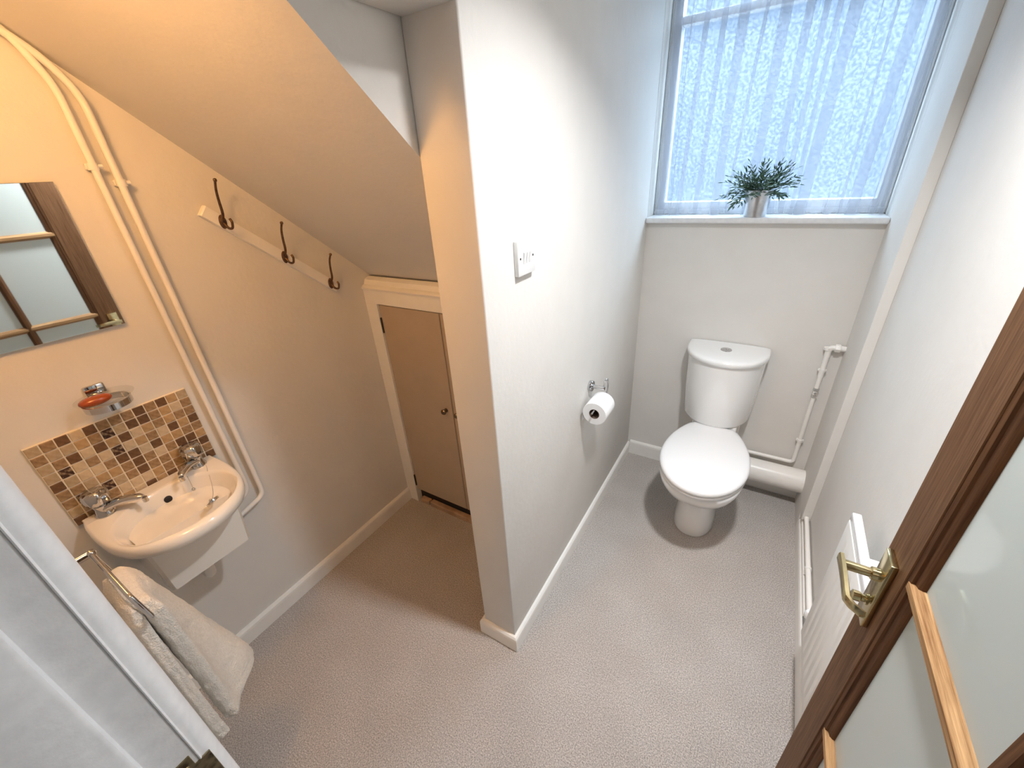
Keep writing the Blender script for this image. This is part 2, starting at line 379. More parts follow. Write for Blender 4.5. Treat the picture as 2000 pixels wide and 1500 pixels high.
# ------------------------------------------------------------------ door lining (left jamb close to the camera)
JX = -0.47
tr = empty('trim_1', (0, 0, 0), 'white painted door frame in the near foreground', 'door frame', None, 'structure')
def jamb(name, sgn, x):
    """rebated lining extruded in z; sgn +1 faces +x"""
    prof = [(x-sgn*.03, -.115), (x+sgn*.013, -.115), (x+sgn*.013, -.054), (x+sgn*.0105, -.0505), (x, -.049), (x, -.0155), (x-sgn*.03, -.0155)]
    b = MB(); b.rings([[Vector((px, py, 0)) for px, py in prof], [Vector((px, py, 2.0)) for px, py in prof]])
    return b.build(name, 'frame_white', tr, 40)
jamb('jamb', 1, JX); jamb('jamb', -1, .302)
MB().box(JX-.03, .332, -.115, -.0155, 2.0, 2.03).build('head_lining', 'frame_white', tr)
def arch(x, sgn):
    q = [(x-sgn*.0005, -.0155), (x+sgn*.0012, -.0150), (x+sgn*.0016, -.0140), (x+sgn*.0004, -.0128)]
    for k in range(9):
        a = PI/2*k/8; q.append((x-sgn*(.001+.021*(1-math.cos(a))**.9), -.0125+.0187*math.sin(a)))
    q += [(x-sgn*.055, .005), (x-sgn*.058, -.0155)]
    b = MB(); b.rings([[Vector((px, py, 0)) for px, py in q], [Vector((px, py, 2.06)) for px, py in q]])
    return b.build('architrave', 'frame_white', tr, 40)
arch(JX, 1)
MB().box(JX-.058, .36, -.0150, .004, 2.03, 2.085, .003).build('architrave', 'frame_white', tr, 40)
sp = MB(); sp.box(JX-.001, JX+.0016, -.037, -.020, .86, 1.018, .0006, 1); sp.box(JX-.001, JX+.0018, -.021, -.0045, .885, .998, .0006, 1)
sp = sp.build('strike_plate', 'brass_old', tr); sp['label'] = 'worn brass strike plate'
for z in (.875, 1.003):
    MB().lathe([(0, .0012), (.003, .001), (.004, 0)], 12, axis_M((JX+.0012, -.0285, z), (1, 0, 0))).build('screw', 'brass', sp, 40)

# ------------------------------------------------------------------ open glazed door
DX0, DX1, DY0, DY1, DZ0, DZ1 = .266, .301, -.008, .737, .012, 1.985
door = empty('door_1', (0, 0, 0), 'open dark wood door with frosted glass panes and brass lever', 'door', None, 'structure')
SI = .094
bars_z = [.583, 1.017, 1.451]; rows = [(.165, .583), (.583, 1.017), (1.017, 1.451), (1.451, 1.885)]
YM = .3645
for a, b_ in ((DY1-SI, DY1), (DY0, DY0+SI)):
    MB().box(DX0, DX1, a, b_, DZ0, DZ1, .0015, 1).build('stile', 'door_wood', door)
MB().box(DX0, DX1, DY0+SI, DY1-SI, DZ0, .165, .0015, 1).build('bottom_rail', 'door_wood_rail', door)
MB().box(DX0, DX1, DY0+SI, DY1-SI, 1.885, DZ1, .0015, 1).build('top_rail', 'door_wood_rail', door)
GX = .2835
def bead_y(yedge, sgn):   # moulded strip along a vertical edge, running from the stile face down to the glass
    b = MB()
    for X0, X1, s in ((DX0, GX-.002, 1), (DX1, GX+.002, -1)):
        q = [(X0+s*.002, yedge), (X0+s*.004, yedge+sgn*.008), (X0+s*.0075, yedge+sgn*.010), (X0+s*.009, yedge+sgn*.019), (X1-s*.003, yedge+sgn*.024), (X1, yedge+sgn*.026), (X1, yedge)]
        b.rings([[Vector((px, py, .165)) for px, py in q], [Vector((px, py, 1.885)) for px, py in q]])
    return b.build('glazing_bead', 'bead_wood', door, 30)
bead_y(DY1-SI, -1); bead_y(DY0+SI, 1)
def bar_prof(c):
    return [(DX0+.0025, c-.006), (DX0+.0025, c+.006), (DX0+.0055, c+.0085), (DX0+.007, c+.0095), (GX-.002, c+.0165), (GX+.002, c+.0165), (DX1-.007, c+.0095), (DX1-.0025, c+.006), (DX1-.0025, c-.006), (DX1-.007, c-.0095), (GX+.002, c-.0165), (GX-.002, c-.0165), (DX0+.007, c-.0095), (DX0+.0055, c-.0085)]
for z in bars_z:
    for ya, yb in ((DY0+SI+.003, YM-.004), (YM+.004, DY1-SI-.003)):
        q = bar_prof(z)
        MB().rings([[Vector((px, ya, pz)) for px, pz in q], [Vector((px, yb, pz)) for px, pz in q]]).build('glazing_bar', 'bar_wood', door, 30)
q = bar_prof(YM)
MB().rings([[Vector((px, py, .165)) for px, py in q], [Vector((px, py, 1.885)) for px, py in q]]).build('glazing_bar', 'bead_wood', door, 30)
for z0, z1 in rows:
    for ya, yb in ((DY0+SI, YM), (YM, DY1-SI)):
        MB().box(GX-.0019, GX+.0019, ya+.003, yb-.003, z0+.002, z1-.002).build('pane', 'frosted_glass', door)
hd = MB().box(DX0-.010, DX0, .672, .716, .860, 1.012, .002, 2).build('handle_plate', 'brass', door, 40); hd['label'] = 'brass lever handle and backplate'
MB().lathe([(0, .052), (.0075, .052), (.0085, .045), (.008, .012), (.011, .010), (.0115, 0)], 20, axis_M((DX0-.010, .696, .965), (-1, 0, 0))).build('lever_neck', 'brass', hd, 40)
lv = MB(); LV = []
for k in range(13):
    t = k/12; y = .712-.112*t; x = DX0-.060+ (.0 if t < .8 else .020*((t-.8)/.2)**2); hw = .0095-.002*t; th = .0045
    z = .965+.004*math.sin(t*PI)
    LV.append([Vector((x+dx, y, z+dz)) for dx, dz in ((-th, -hw*.6), (-th*.6, -hw), (th*.6, -hw), (th, -hw*.6), (th, hw*.6), (th*.6, hw), (-th*.6, hw), (-th, hw*.6))])
lv.rings(LV).build('lever', 'brass', hd, 40)
tn = MB().lathe([(0, .022), (.006, .022), (.009, .020), (.009, .010), (.0065, .008), (.0065, .003), (.010, .002), (.010, 0)], 20, axis_M((DX0-.010, .694, .905), (-1, 0, 0)))
tn.build('thumb_turn', 'brass', hd, 40)
hd2 = MB().box(DX1, DX1+.008, .672, .716, .860, 1.012, .002, 2).build('handle_plate', 'brass', door, 40)
for z in (.25, 1.05, 1.75):
    MB().tube([(DX1+.001, DY0-.003, z-.05), (DX1+.001, DY0-.003, z+.05)], .006, 12).build('hinge', 'brass_old', door, 40)

# ------------------------------------------------------------------ cupboard under the stairs
cup = empty('understairs_cupboard', (0, 0, 0), 'low tan double cupboard in a cream frame under the sloping ceiling', 'cupboard')
fr = MB(); fr.box(XL, -1.422, YC, YC+.04, 0, 1.128, .001, 1); fr.box(XL, XS, YC, YC+.04, 1.128, 1.188, .001, 1); fr.box(-.75, XS, YC, YC+.04, 0, 1.128, .001, 1)
fr.build('frame', 'gloss_white', cup)
mo = MB().prism([(YC-.004, 1.188), (YC-.006, 1.196), (YC+.004, 1.204), (YC+.012, 1.207), (YC+.020, 1.226), (YC+.045, 1.236), (YC+.045, 1.188)], 0, XL, XS)
mo.build('top_moulding', 'gloss_white', cup, 30)
for x0, x1, kx, hx in ((-1.419, -1.081, -1.118, -1.4195), (-1.0775, -.754, -1.045, -.7535)):
    d = MB().box(x0, x1, YC+.008, YC+.028, .088, 1.1235, .002, 1).build('cupboard_door', 'cupboard_paint', cup)
    MB().lathe([(0, .026), (.010, .0255), (.0135, .021), (.012, .015), (.006, .010), (.0055, .004), (.010, .002), (.010, 0)], 20, axis_M((kx, YC+.008, .668), (0, -1, 0))).build('knob', 'knob_metal', d, 40)
    for hz in (1.03, .15):
        MB().tube([(hx, YC+.006, hz-.035), (hx, YC+.006, hz+.035)], .0045, 10).build('hinge', 'dark_iron', d, 40)
MB().box(-1.422, -.75, YC+.032, YC+.04, .0, 1.128).build('shadow_board', 'void_black', cup)  # black sheet in place of the shade behind the doors and their gaps
MB().box(-1.335, -.76, YC+.002, YC+.030, 0, .030, .002, 1).build('threshold', 'pale_timber', cup)
MB().box(-1.405, -1.345, YC+.004, YC+.03, 0, .028, .002, 1).build('threshold', 'pale_timber', cup)

# ------------------------------------------------------------------ toilet
TX = -.085
toi = empty('toilet', (0, 0, 0), 'white close-coupled toilet with closed lid below the window', 'toilet')
def pan_ring(z, hw, yf, yb, wide=.62, n=44, e=2.4):
    out = []
    yc = yf+(yb-yf)*.42
    for k in range(n):
        a = 2*PI*k/n; c, s = math.cos(a), math.sin(a)
        x = TX+hw*math.copysign(abs(c)**(2/e), c)
        if s < 0: y = yc+(yc-yf)*-abs(s)**(2/e)*1
        else:
            y = yc+(yb-yc)*abs(s)**(2/3.2)
            x = TX+(x-TX)*(1-(1-wide)*((y-yc)/(yb-yc))**2)
        out.append(Vector((x, y, z)))
    return out
R = [pan_ring(0, .092, 1.605, 2.02, 1), pan_ring(.010, .094, 1.600, 2.02, 1), pan_ring(.05, .088, 1.607, 2.02, 1), pan_ring(.14, .082, 1.610, 2.0, 1),
     pan_ring(.205, .082, 1.605, 1.98, 1), pan_ring(.23, .090, 1.585, 1.97, 1), pan_ring(.252, .108, 1.545, 1.96, .95), pan_ring(.285, .132, 1.490, 1.96, .85),
     pan_ring(.325, .154, 1.448, 1.96, .75), pan_ring(.365, .168, 1.425, 1.97, .7), pan_ring(.392, .172, 1.418, 1.98, .68), pan_ring(.398, .168, 1.424, 1.98, .68)]
MB().rings(R).build('pan', 'ceramic', toi, 60)
def seat_ring(z, g):
    pts = []; cy = 1.650
    for k in range(25):     # front half
        a = PI+PI*k/24; pts.append((TX+(.180-g)*math.cos(a), cy+(.252-g)*math.sin(a)))
    for k in range(1, 11):
        t = k/10; pts.append((TX+(.180-g)-(.070)*t**2.1, cy+(.262-g)*t))
    pts.append((TX+.085, 1.930-g)); pts.append((TX-.085, 1.930-g))
    for k in range(10, 0, -1):
        t = k/10; pts.append((TX-(.180-g)+(.070)*t**2.1, cy+(.262-g)*t))
    return [Vector((x, y, z)) for x, y in pts]
MB().rings([seat_ring(.400, .006), seat_ring(.404, .002), seat_ring(.414, .002), seat_ring(.417, .006)]).build('seat', 'plastic_white', toi, 50)
MB().rings([seat_ring(.419, .003), seat_ring(.421, 0), seat_ring(.432, 0), seat_ring(.438, .004), seat_ring(.442, .012), seat_ring(.4445, .024), seat_ring(.4455, .040), seat_ring(.4465, .10)]).build('lid', 'plastic_white', toi, 60)
for s in (-1, 1):
    MB().tube([(TX+s*.05-.018, 1.925, .425), (TX+s*.05+.018, 1.925, .425)], .011, 12).build('hinge', 'plastic_white', toi, 40)
CX = -.095
def cis_ring(z, hw, yf, g=0):
    pts = [(CX-hw+g, 2.125)]
    n = 26
    for k in range(n+1):
        a = PI+PI*k/n
        c, s = math.cos(a), math.sin(a)
        pts.append((CX+(hw-g)*math.copysign(abs(c)**.92, c), 2.085-(2.085-yf-g)*abs(s)**.92))
    pts += [(CX+hw-g, 2.125)]
    return [Vector((x, y, z)) for x, y in pts]
MB().rings([cis_ring(.438, .140, 1.915), cis_ring(.443, .148, 1.905), cis_ring(.455, .153, 1.898), cis_ring(.60, .163, 1.894), cis_ring(.768, .170, 1.890)]).build('cistern', 'ceramic', toi, 50)
MB().rings([cis_ring(.768, .174, 1.886), cis_ring(.771, .178, 1.881), cis_ring(.785, .179, 1.879), cis_ring(.792, .177, 1.882), cis_ring(.796, .170, 1.890), cis_ring(.799, .15, 1.905), cis_ring(.801, .08, 1.95)]).build('cistern_lid', 'ceramic', toi, 60)
fb = MB().lathe([(0, .007), (.010, .007), (.017, .006), (.019, .0045), (.0235, .004), (.025, .0)], 28, axis_M((-.099, 2.025, .7995), (0, 0, 1))).build('flush_button', 'chrome', toi, 40)
MB().lathe([(0, .004), (.006, .003), (.0065, 0)], 16, axis_M((-.094, 2.022, .8062), (0, 0, 1))).build('half_flush_button', 'chrome_dull', fb, 40)
MB().box(TX-.10, TX+.10, 1.94, 2.06, .385, .44, .01, 2).build('cistern_ledge', 'ceramic', toi, 40)
MB().tube([(TX, 1.96, .16), (TX, 2.05, .16)], .052, 24).build('outlet', 'ceramic', toi, 40)

sl = empty('soil_pipe', (0, 0, 0), 'fat cream soil pipe running from behind the toilet to the boxing', 'pipe')
MB().tube([(TX-.02, 2.062, .152), (XB, 2.062, .152)], .058, 28).build('pipe_run', 'pipe_white', sl, 40)
MB().tube([(TX-.055, 2.062, .152), (TX+.06, 2.062, .152)], .066, 28).build('pan_connector', 'pipe_white', sl, 40)

# water supply pipe on back wall
sup = empty('supply_pipe', (0, 0, 0), 'thin white water pipe with valve on the wall right of the toilet', 'pipe')
PY = 2.108
MB().tube([(.02, PY, .222), (.290, PY, .222), (.290, PY, .822)], .0090, 14, .022).build('pipe_run', 'pipe_white', sup, 40)
MB().tube([(.290, PY, .70), (.290, PY, .815)], .0105, 14).build('pipe_sleeve', 'pipe_white', sup, 40)
MB().tube([(.290, PY, .80), (.290, PY, .845), (.352, PY, .845)], .0115, 14, .02).build('elbow', 'pipe_white', sup, 40)
nut = MB(); nut.lathe([(0, 0), (.017, .001), (.018, .004), (.018, .018), (.016, .021), (0, .022)], 6, axis_M((.308, PY, .845), (1, 0, 0)))
nut.lathe([(0, 0), (.015, .001), (.016, .012), (0, .014)], 8, axis_M((.286, PY, .832), (0, 0, 1))); nut.build('compression_nut', 'pipe_white', sup, 30)
for z in (.355, .735):
    c = MB(); c.tube([(.290, PY, z-.007), (.290, PY, z+.007)], .0125, 14); c.box(.284, .296, PY+.004, YB, z-.006, z+.006)
    c.box(.274, .306, PY-.004, PY+.010, z-.005, z+.005, .002, 1); c.build('pipe_clip', 'pipe_white', sup, 40)
vv = MB(); vv.lathe([(0, 0), (.011, 0), (.012, .006), (.012, .014), (.0085, .016), (.0085, .034), (.012, .036), (.012, .046), (.011, .05), (0, .05)], 6, axis_M((.290, PY, .595), (0, 0, 1)))
vv.lathe([(0, .006), (.005, .006), (.006, 0)], 12, axis_M((.290, PY-.010, .620), (0, -1, 0)))
v_ = vv.build('isolation_valve', 'chrome_dull', sup, 30); v_['label'] = 'dull chrome isolation valve'
MB().tube([(.02, PY, .222), (.02, PY, .44), (.02, 2.04, .445)], .0078, 12, .02).build('cistern_feed', 'pipe_white', sup, 40)

# ------------------------------------------------------------------ radiator and its pipes
rad = empty('radiator', (0, 0, 0), 'white panel radiator on the right wall behind the open door', 'radiator')
RY0, RY1, RZ0, RZ1 = .55, 1.135, .235, .735
pb = MB(); pr = []
pb.box(.312, .322, RY0, RY1, RZ0, RZ1-.012, .004, 2)
pb.build('panel', 'gloss_white', rad, 40)
nfl = 13; ya, yb = RY0+.03, RY1-.03
for k in range(nfl):
    y = ya+(yb-ya)*(k+.5)/nfl; hw = (yb-ya)/nfl*.30
    fl = MB(); q = []; g0 = .3107
    for z, g in ((RZ0+.022, 1), (RZ0+.034, 0), (RZ1-.055, 0), (RZ1-.043, 1)):
        q.append([Vector((.3125, y-hw, z)), Vector((.3125 if g else g0, y-hw*.5, z)), Vector((.3125 if g else g0, y+hw*.5, z)), Vector((.3125, y+hw, z))])
    fl.rings(q, closed=False).build('flute', 'gloss_white', rad, 60)
MB().box(.314, .334, RY0+.002, RY1+.002, RZ1-.012, RZ1+.012, .003, 2).build('top_cover', 'plastic_white', rad, 40)
MB().box(.322, .334, RY0+.04, RY1-.04, RZ0+.02, RZ1-.02).build('convector', 'gloss_white', rad)
for y in (RY0+.1, RY1-.1):
    MB().box(.334, XR, y-.015, y+.015, RZ0+.05, RZ1-.05).build('bracket', 'gloss_white', rad)
vb = MB(); vb.tube([(.322, RY1-.004, .26), (.322, RY1+.032, .26)], .011, 14); vb.tube([(.338, RY1+.030, .18), (.330, RY1+.030, .262)], .010, 14)
vb.build('valve_body', 'chrome_dull', rad, 40)
MB().lathe([(0, .036), (.008, .036), (.012, .030), (.0135, .012), (.011, 0), (0, 0)], 20, axis_M((.326, RY1+.030, .262), (-.1, 0, 1))).build('valve_cap', 'plastic_white', rad, 40)
p1 = MB().tube([(.361, 1.87, .086), (.361, 1.115, .086), (.361, 1.09, .150), (.340, 1.09, .24)], .0078, 14, .03).build('radiator_pipe', 'pipe_white', None, 40)
tag(p1, 'lower white radiator pipe lying along the baseboard top', 'pipe', 'radiator pipes')
p2r = empty('radiator_pipe', (0, 0, 0), 'upper white radiator pipe ending at the radiator valve', 'pipe', 'radiator pipes')
MB().tube([(.364, 1.87, .128), (.364, RY1+.030, .128), (.338, RY1+.030, .20)], .0095, 14, .02).build('pipe_run', 'pipe_white', p2r, 40)
for y in (1.27, 1.52):
    c = MB(); c.tube([(.364, y-.006, .128), (.364, y+.006, .128)], .012, 12); c.tube([(.361, y-.006, .100), (.361, y+.006, .114)], .006, 8); c.build('pipe_clip', 'pipe_white', p2r, 40)

# ------------------------------------------------------------------ light switch
sw = empty('light_switch', (0, 0, 0), 'white triple rocker light switch on the partition wall', 'light switch')
MB().box(XN, XN+.013, .889, .975, 1.364, 1.450, .0025, 2).build('plate', 'switch_white', sw, 40)
for k in range(3):
    y = .9185+.0140*k
    b = MB(); q = [(XN+.012, 1.392), (XN+.0135, 1.392), (XN+.0185, 1.4195), (XN+.017, 1.421), (XN+.012, 1.421)]
    b.rings([[Vector((px, y-.005, pz)) for px, pz in q], [Vector((px, y+.005, pz)) for px, pz in q]]).build('rocker', 'plastic_white', sw)
for y in (.900, .964):
    MB().lathe([(0, .0006), (.0028, .0006), (.003, 0)], 12, axis_M((XN+.013, y, 1.407), (1, 0, 0))).build('screw', 'void_black', sw)

# ------------------------------------------------------------------ toilet roll and holder
th = empty('toilet_roll_holder', (0, 0, 0), 'chrome toilet roll holder on the partition wall', 'roll holder')
MB().lathe([(0, .016), (.021, .016), (.0225, .014), (.0225, 0)], 28, axis_M((XN, 1.435, .795), (1, 0, 0))).build('wall_rose', 'chrome', th, 40)
MB().lathe([(0, .066), (.0075, .066), (.008, .064), (.008, .012)], 20, axis_M((XN, 1.435, .795), (1, 0, 0))).build('arm', 'chrome', th, 40)
MB().tube([(XN+.060, 1.435, .795), (XN+.060, 1.455, .822), (XN+.063, 1.478, .822), (XN+.063, 1.485, .785), (XN+.063, 1.470, .748), (XN+.063, 1.33, .746), (XN+.063, 1.305, .746)], .0036, 12, .02).build('wire', 'chrome', th, 40)
RC = (XN+.063, 1.383, .730)
ro = empty('toilet_roll', (0, 0, 0), 'white toilet paper roll on the chrome holder', 'toilet roll')
rb = MB(); n = 40
prof = [(.021, -.052), (.0475, -.052), (.0490, -.050), (.0490, .050), (.0475, .052), (.021, .052), (.021, -.052)]
rb.lathe(prof, n, axis_M(RC, (0, 1, 0))).build('paper', 'paper', ro, 40)
MB().lathe([(.0208, -.0525), (.0200, -.0525), (.0200, .0525), (.0208, .0525), (.0208, -.0525)], 28, axis_M(RC, (0, 1, 0))).build('core', 'cardboard', ro, 40)
sh = MB(); Q = []
for k in range(9):
    t = k/8; Q.append([Vector((RC[0]-.0485-.0008*math.sin(t*3), RC[1]-.051+.102*j/6, RC[2]+.01-.052*t)) for j in range(7)])
sh.rings(Q, closed=False).build('loose_sheet', 'paper', ro, 60)

# ------------------------------------------------------------------ plant on the sill
PX, PYY = -.098, 2.140
pt = empty('potted_plant', (0, 0, 0), 'small leafy green plant in a galvanised metal pot on the windowsill', 'plant')
MB().lathe([(0, .004), (.036, .004), (.037, 0), (.0405, 0), (.042, .004), (.0475, .055), (.0485, .058), (.0482, .061), (.0492, .066), (.0490, .069), (.0500, .074), (.0535, .098), (.0555, .1005), (.0555, .103), (.0525, .103), (.0500, .086), (0, .086)], 36, Matrix.Translation((PX, PYY, SILL))).build('pot', 'galvanised', pt, 30)
MB().lathe([(0, .092), (.03, .091), (.0505, .087)], 24, Matrix.Translation((PX, PYY, SILL))).build('soil', 'soil', pt, 60)
rnd = random.Random(5)
def sprig(d, length, droop, light):
    st = MB(); lf = MB(); p = Vector((PX+d.x*.02, PYY+d.y*.02, SILL+.088)); P = [p.copy()]; v = d.normalized()
    n = 8
    for k in range(n):
        v = (v+Vector((d.x*.05, d.y*.05, -droop*.16))+Vector((rnd.uniform(-.1, .1), rnd.uniform(-.1, .1), rnd.uniform(-.06, .06)))).normalized()
        p = p+v*length/n
        if p.y > 2.185: p.y = 2.185
        P.append(p.copy())
    st.tube(P, .0011, 5, r1=.0006)
    for k in range(2, n+1):
        for s in ((0,) if k == n else (-1, 1)):
            t = (P[k]-P[k-1]).normalized(); side = t.cross(Vector((rnd.uniform(-.6, .6), rnd.uniform(-.6, .6), 1))).normalized()
            ld = (t*rnd.uniform(.6, 1.0)+side*s*rnd.uniform(.6, 1.15)+Vector((0, 0, rnd.uniform(-.15, .2)))).normalized()
            L = rnd.uniform(.019, .031)*(.8 if k == n else 1); wv = ld.cross(Vector((rnd.uniform(-.4, .4), rnd.uniform(-1, -.2), rnd.uniform(.3, 1)))).normalized()*L*.135
            nn = ld.cross(wv).normalized()
            b = P[k]
            q = [b, b+ld*L*.3+wv*.9, b+ld*L*.6+wv*.75, b+ld*L, b+ld*L*.6-wv*.75, b+ld*L*.3-wv*.9]
            mid = [b+ld*L*.3+nn*L*.04, b+ld*L*.6+nn*L*.04]
            for vv_ in q+mid: 
                if vv_.y > 2.189: vv_.y = 2.189
            V = [lf.bm.verts.new(c) for c in q+mid]
            for f in ((0, 1, 6), (0, 6, 5), (1, 2, 7, 6), (6, 7, 4, 5), (2, 3, 7), (7, 3, 4)): lf.bm.faces.new([V[i] for i in f])
    s_ = st.build('sprig', 'stem', pt, 60)
    lo = lf.build('leaves', 'leaf_light' if light else 'leaf', s_, 60); lo['kind'] = 'stuff'
for k in range(64):
    a = k*2.399+rnd.uniform(-.3, .3); up = [1.8, 1.2, .75, .45][k % 4]*rnd.uniform(.8, 1.2)
    d = Vector((math.cos(a)*1.05, math.sin(a)*.55-.12, up)).normalized()
    sprig(d, rnd.uniform(.085, .145) if up > .6 else rnd.uniform(.06, .115), ([.05, .25, .45, .7][k % 4] if math.cos(a) > -.3 else [.2, .5, .9, 1.5][k % 4]), rnd.random() < .4)

# ------------------------------------------------------------------ mirror
mi = empty('mirror', (0, 0, 0), 'frameless rectangular mirror on the wall above the soap dish', 'mirror')
MB().box(0, .004, -.181, .181, -.1745, .1745).build('backing', 'dark_iron', mi)
MB().box(.004, .006, -.181, .181, -.1745, .1745, .0008, 1).build('glass', 'mirror_glass', mi)
mi.location = (XL+.003, .181, 1.4685); mi.rotation_euler = (0, 0, -.0145)

# ------------------------------------------------------------------ tiled splashback
spb = empty('splashback', (0, 0, 0), 'brown and cream travertine mosaic tile splashback behind the basin', 'splashback')
NC, NR = 13, 9; SY0, SY1, SZ0, SZ1 = .060, .420, .808, 1.064
MB().box(XL, XL+.0085, SY0, SY1, SZ0, SZ1, .001, 1).build('grout_bed', 'grout', spb)
PAT = ['SMXLDMMMDMXTS', 'MSSTMPSDDMTLM', 'SMDLDTDLTMTMM', 'SPLMLXLTMLXTD', 'DSLLMDDLDTTMM', 'MMSTTMDMLMDXT', 'MXTXSMDMMTMDD', 'SSTMLLLTMMDDM', 'XMTTTLDTDMMMD']
CODE = {'S': 'sand', 'M': 'mid', 'X': 'dark', 'L': 'light', 'D': 'dark', 'T': 'tan', 'P': 'pitted'}
pw, ph = (SY1-SY0)/NC, (SZ1-SZ0)/NR; rnd = random.Random(2)
tile_meshes = {}
def tile_mesh(code, var):
    if (code, var) in tile_meshes: return tile_meshes[(code, var)]
    r = random.Random(hash(code) % 100+var) if False else random.Random(ord(code[0])*7+var)
    t = bmesh.new(); bmesh.ops.create_cube(t, size=1)
    for v in t.verts: v.co = Vector((v.co.x*.004, v.co.y*(pw-.0032), v.co.z*(ph-.0032)))
    bmesh.ops.bevel(t, geom=[e for e in t.edges], offset=.0011, segments=1, affect='EDGES')
    for v in t.verts: v.co += Vector((0, r.uniform(-.0005, .0005), r.uniform(-.0005, .0005)))
    me = bpy.data.meshes.new('tile'); t.to_mesh(me); t.free(); me.materials.append(MATS['travertine_'+code])
    tile_meshes[(code, var)] = me; return me
pitted = {(0, 2), (0, 4), (3, 5), (3, 10), (6, 1), (6, 3), (8, 0), (5, 11), (0, 10)}
for rI in range(NR):
    for c in range(NC):
        code = CODE[PAT[rI][c]]
        if (rI, c) in pitted and rnd.random() < .6: code = 'pitted' if (rI, c) in {(3, 5), (6, 3), (6, 1), (0, 2)} else 'dark'
        o = bpy.data.objects.new('tile', tile_mesh(code, rnd.randrange(4))); C.objects.link(o); o.parent = spb
        o.location = (XL+.0085+rnd.uniform(0, .0007), SY0+pw*(c+.5), SZ1-ph*(rI+.5))

# ------------------------------------------------------------------ soap dish and soap
sd = empty('soap_dish', (0, 0, 0), 'clear glass soap dish on a chrome wall bracket above the tiles', 'soap dish')
SDY, SDZ, SDX = .236, 1.128, XL+.070
MB().box(XL, XL+.012, SDY-.022, SDY+.022, SDZ+.006, SDZ+.034, .004, 2).build('wall_bracket', 'chrome', sd, 40)
MB().box(XL+.01, XL+.028, SDY-.012, SDY+.012, SDZ-.008, SDZ+.008, .003, 2).build('arm', 'chrome', sd, 40)
rg = MB()
for g0, g1 in ((0, 1),):
    ra = []
    for k in range(41):
        a = 2*PI*k/40; ra.append((SDX+.046*math.cos(a), SDY+.046*math.sin(a)))
    q = []
    for x, y in ra[:-1]:
        dx, dy = (x-SDX)/.046, (y-SDY)/.046
        q.append([Vector((x, y, SDZ-.013)), Vector((x+dx*.004, y+dy*.004, SDZ-.013)), Vector((x+dx*.004, y+dy*.004, SDZ+.004)), Vector((x, y, SDZ+.004))])
    q.append(q[0]); rg.rings(q, False, False)
rg.build('ring', 'chrome', sd, 40)
MB().lathe([(0, -.010), (.030, -.009), (.042, -.002), (.050, .010), (.060, .013), (.0615, .015), (.058, .0155), (.048, .013), (.040, .001), (.028, -.006), (0, -.007)], 40, Matrix.Translation((SDX, SDY, SDZ))).build('glass_dish', 'clear_glass', sd, 60)
so = MB(); t = bmesh.new(); bmesh.ops.create_uvsphere(t, u_segments=28, v_segments=14, radius=1)
for v in t.verts:
    c = v.co; e = lambda q, p: math.copysign(abs(q)**p, q)
    v.co = Vector((SDX-.012+.019*e(c.x, .8), SDY-.018+.034*e(c.y, .85), SDZ+.0085+.0125*c.z))
so.merge(t); so = so.build('soap_bar', 'soap', None, 60); tag(so, 'worn orange bar of soap lying in the glass dish', 'soap')

# ------------------------------------------------------------------ basin
bs = empty('wash_basin', (0, 0, 0), 'small cream wall-hung basin with two chrome taps', 'basin')
BC = .236
outl = [(-1.4765, -.166), (-1.43, -.172), (-1.36, -.172), (-1.29, -.164), (-1.23, -.142), (-1.185, -.105), (-1.158, -.055), (-1.150, 0)]
def smooth_outline(scale_x, scale_y, xoff=0):
    pts = [(x, y) for x, y in outl]; full = pts+[(x, -y) for x, y in pts[-2::-1]]
    out = []
    for i in range(len(full)-1):
        p0 = full[max(0, i-1)]; p1 = full[i]; p2 = full[i+1]; p3 = full[min(len(full)-1, i+2)]
        for k in range(5):
            t = k/5
            out.append(tuple(.5*((2*p1[j])+(-p0[j]+p2[j])*t+(2*p0[j]-5*p1[j]+4*p2[j]-p3[j])*t*t+(-p0[j]+3*p1[j]-3*p2[j]+p3[j])*t**3) for j in (0, 1)))
    out.append(full[-1])
    for k in range(1, 16):
        t = k/16; out.append((full[-1][0], full[-1][1]*(1-t)+full[0][1]*t))
    return [(XL+.0135+(x-XL-.0135)*scale_x+xoff, BC+y*scale_y) for x, y in out]
def oring(z, sx, sy): return [Vector((x, y, z)) for x, y in smooth_outline(sx, sy)]
def iring(z, cx, rx, ry, e=2.3):
    out = []
    for x, y in smooth_outline(1, 1):
        a = math.atan2((y-BC)/ry, (x+1.30)/rx); c, s = math.cos(a), math.sin(a)
        k = (abs(c)**e+abs(s)**e)**(-1/e)
        out.append(Vector((cx+rx*c*k, BC+ry*s*k, z)))
    return out
bb = MB()
bb.rings([oring(.690, .50, .5), oring(.72, .58, .6), oring(.755, .72, .76), oring(.772, .93, .94), oring(.784, .985, .985), oring(.800, 1, 1), oring(.812, .995, .995), oring(.820, .972, .975), oring(.822, .945, .945),
          iring(.8225, -1.302, .128, .149), iring(.820, -1.302, .124, .145), iring(.812, -1.303, .119, .140), iring(.79, -1.308, .112, .130), iring(.757, -1.314, .098, .115), iring(.730, -1.32, .070, .085), iring(.718, -1.325, .03, .035)], True, True)
bb.build('bowl', 'basin_ceramic', bs, 50)
MB().box(XL+.0135, XL+.055, BC-.165, BC+.165, .818, .8225, .002, 1).build('tap_ledge', 'basin_ceramic', bs, 40)
MB().lathe([(.0, .0012), (.0085, .0012), (.0105, 0)], 20, axis_M((-1.4172, BC+.006, .784), (1, 0, .25))).build('overflow_hole', 'void_black', bs, 40)
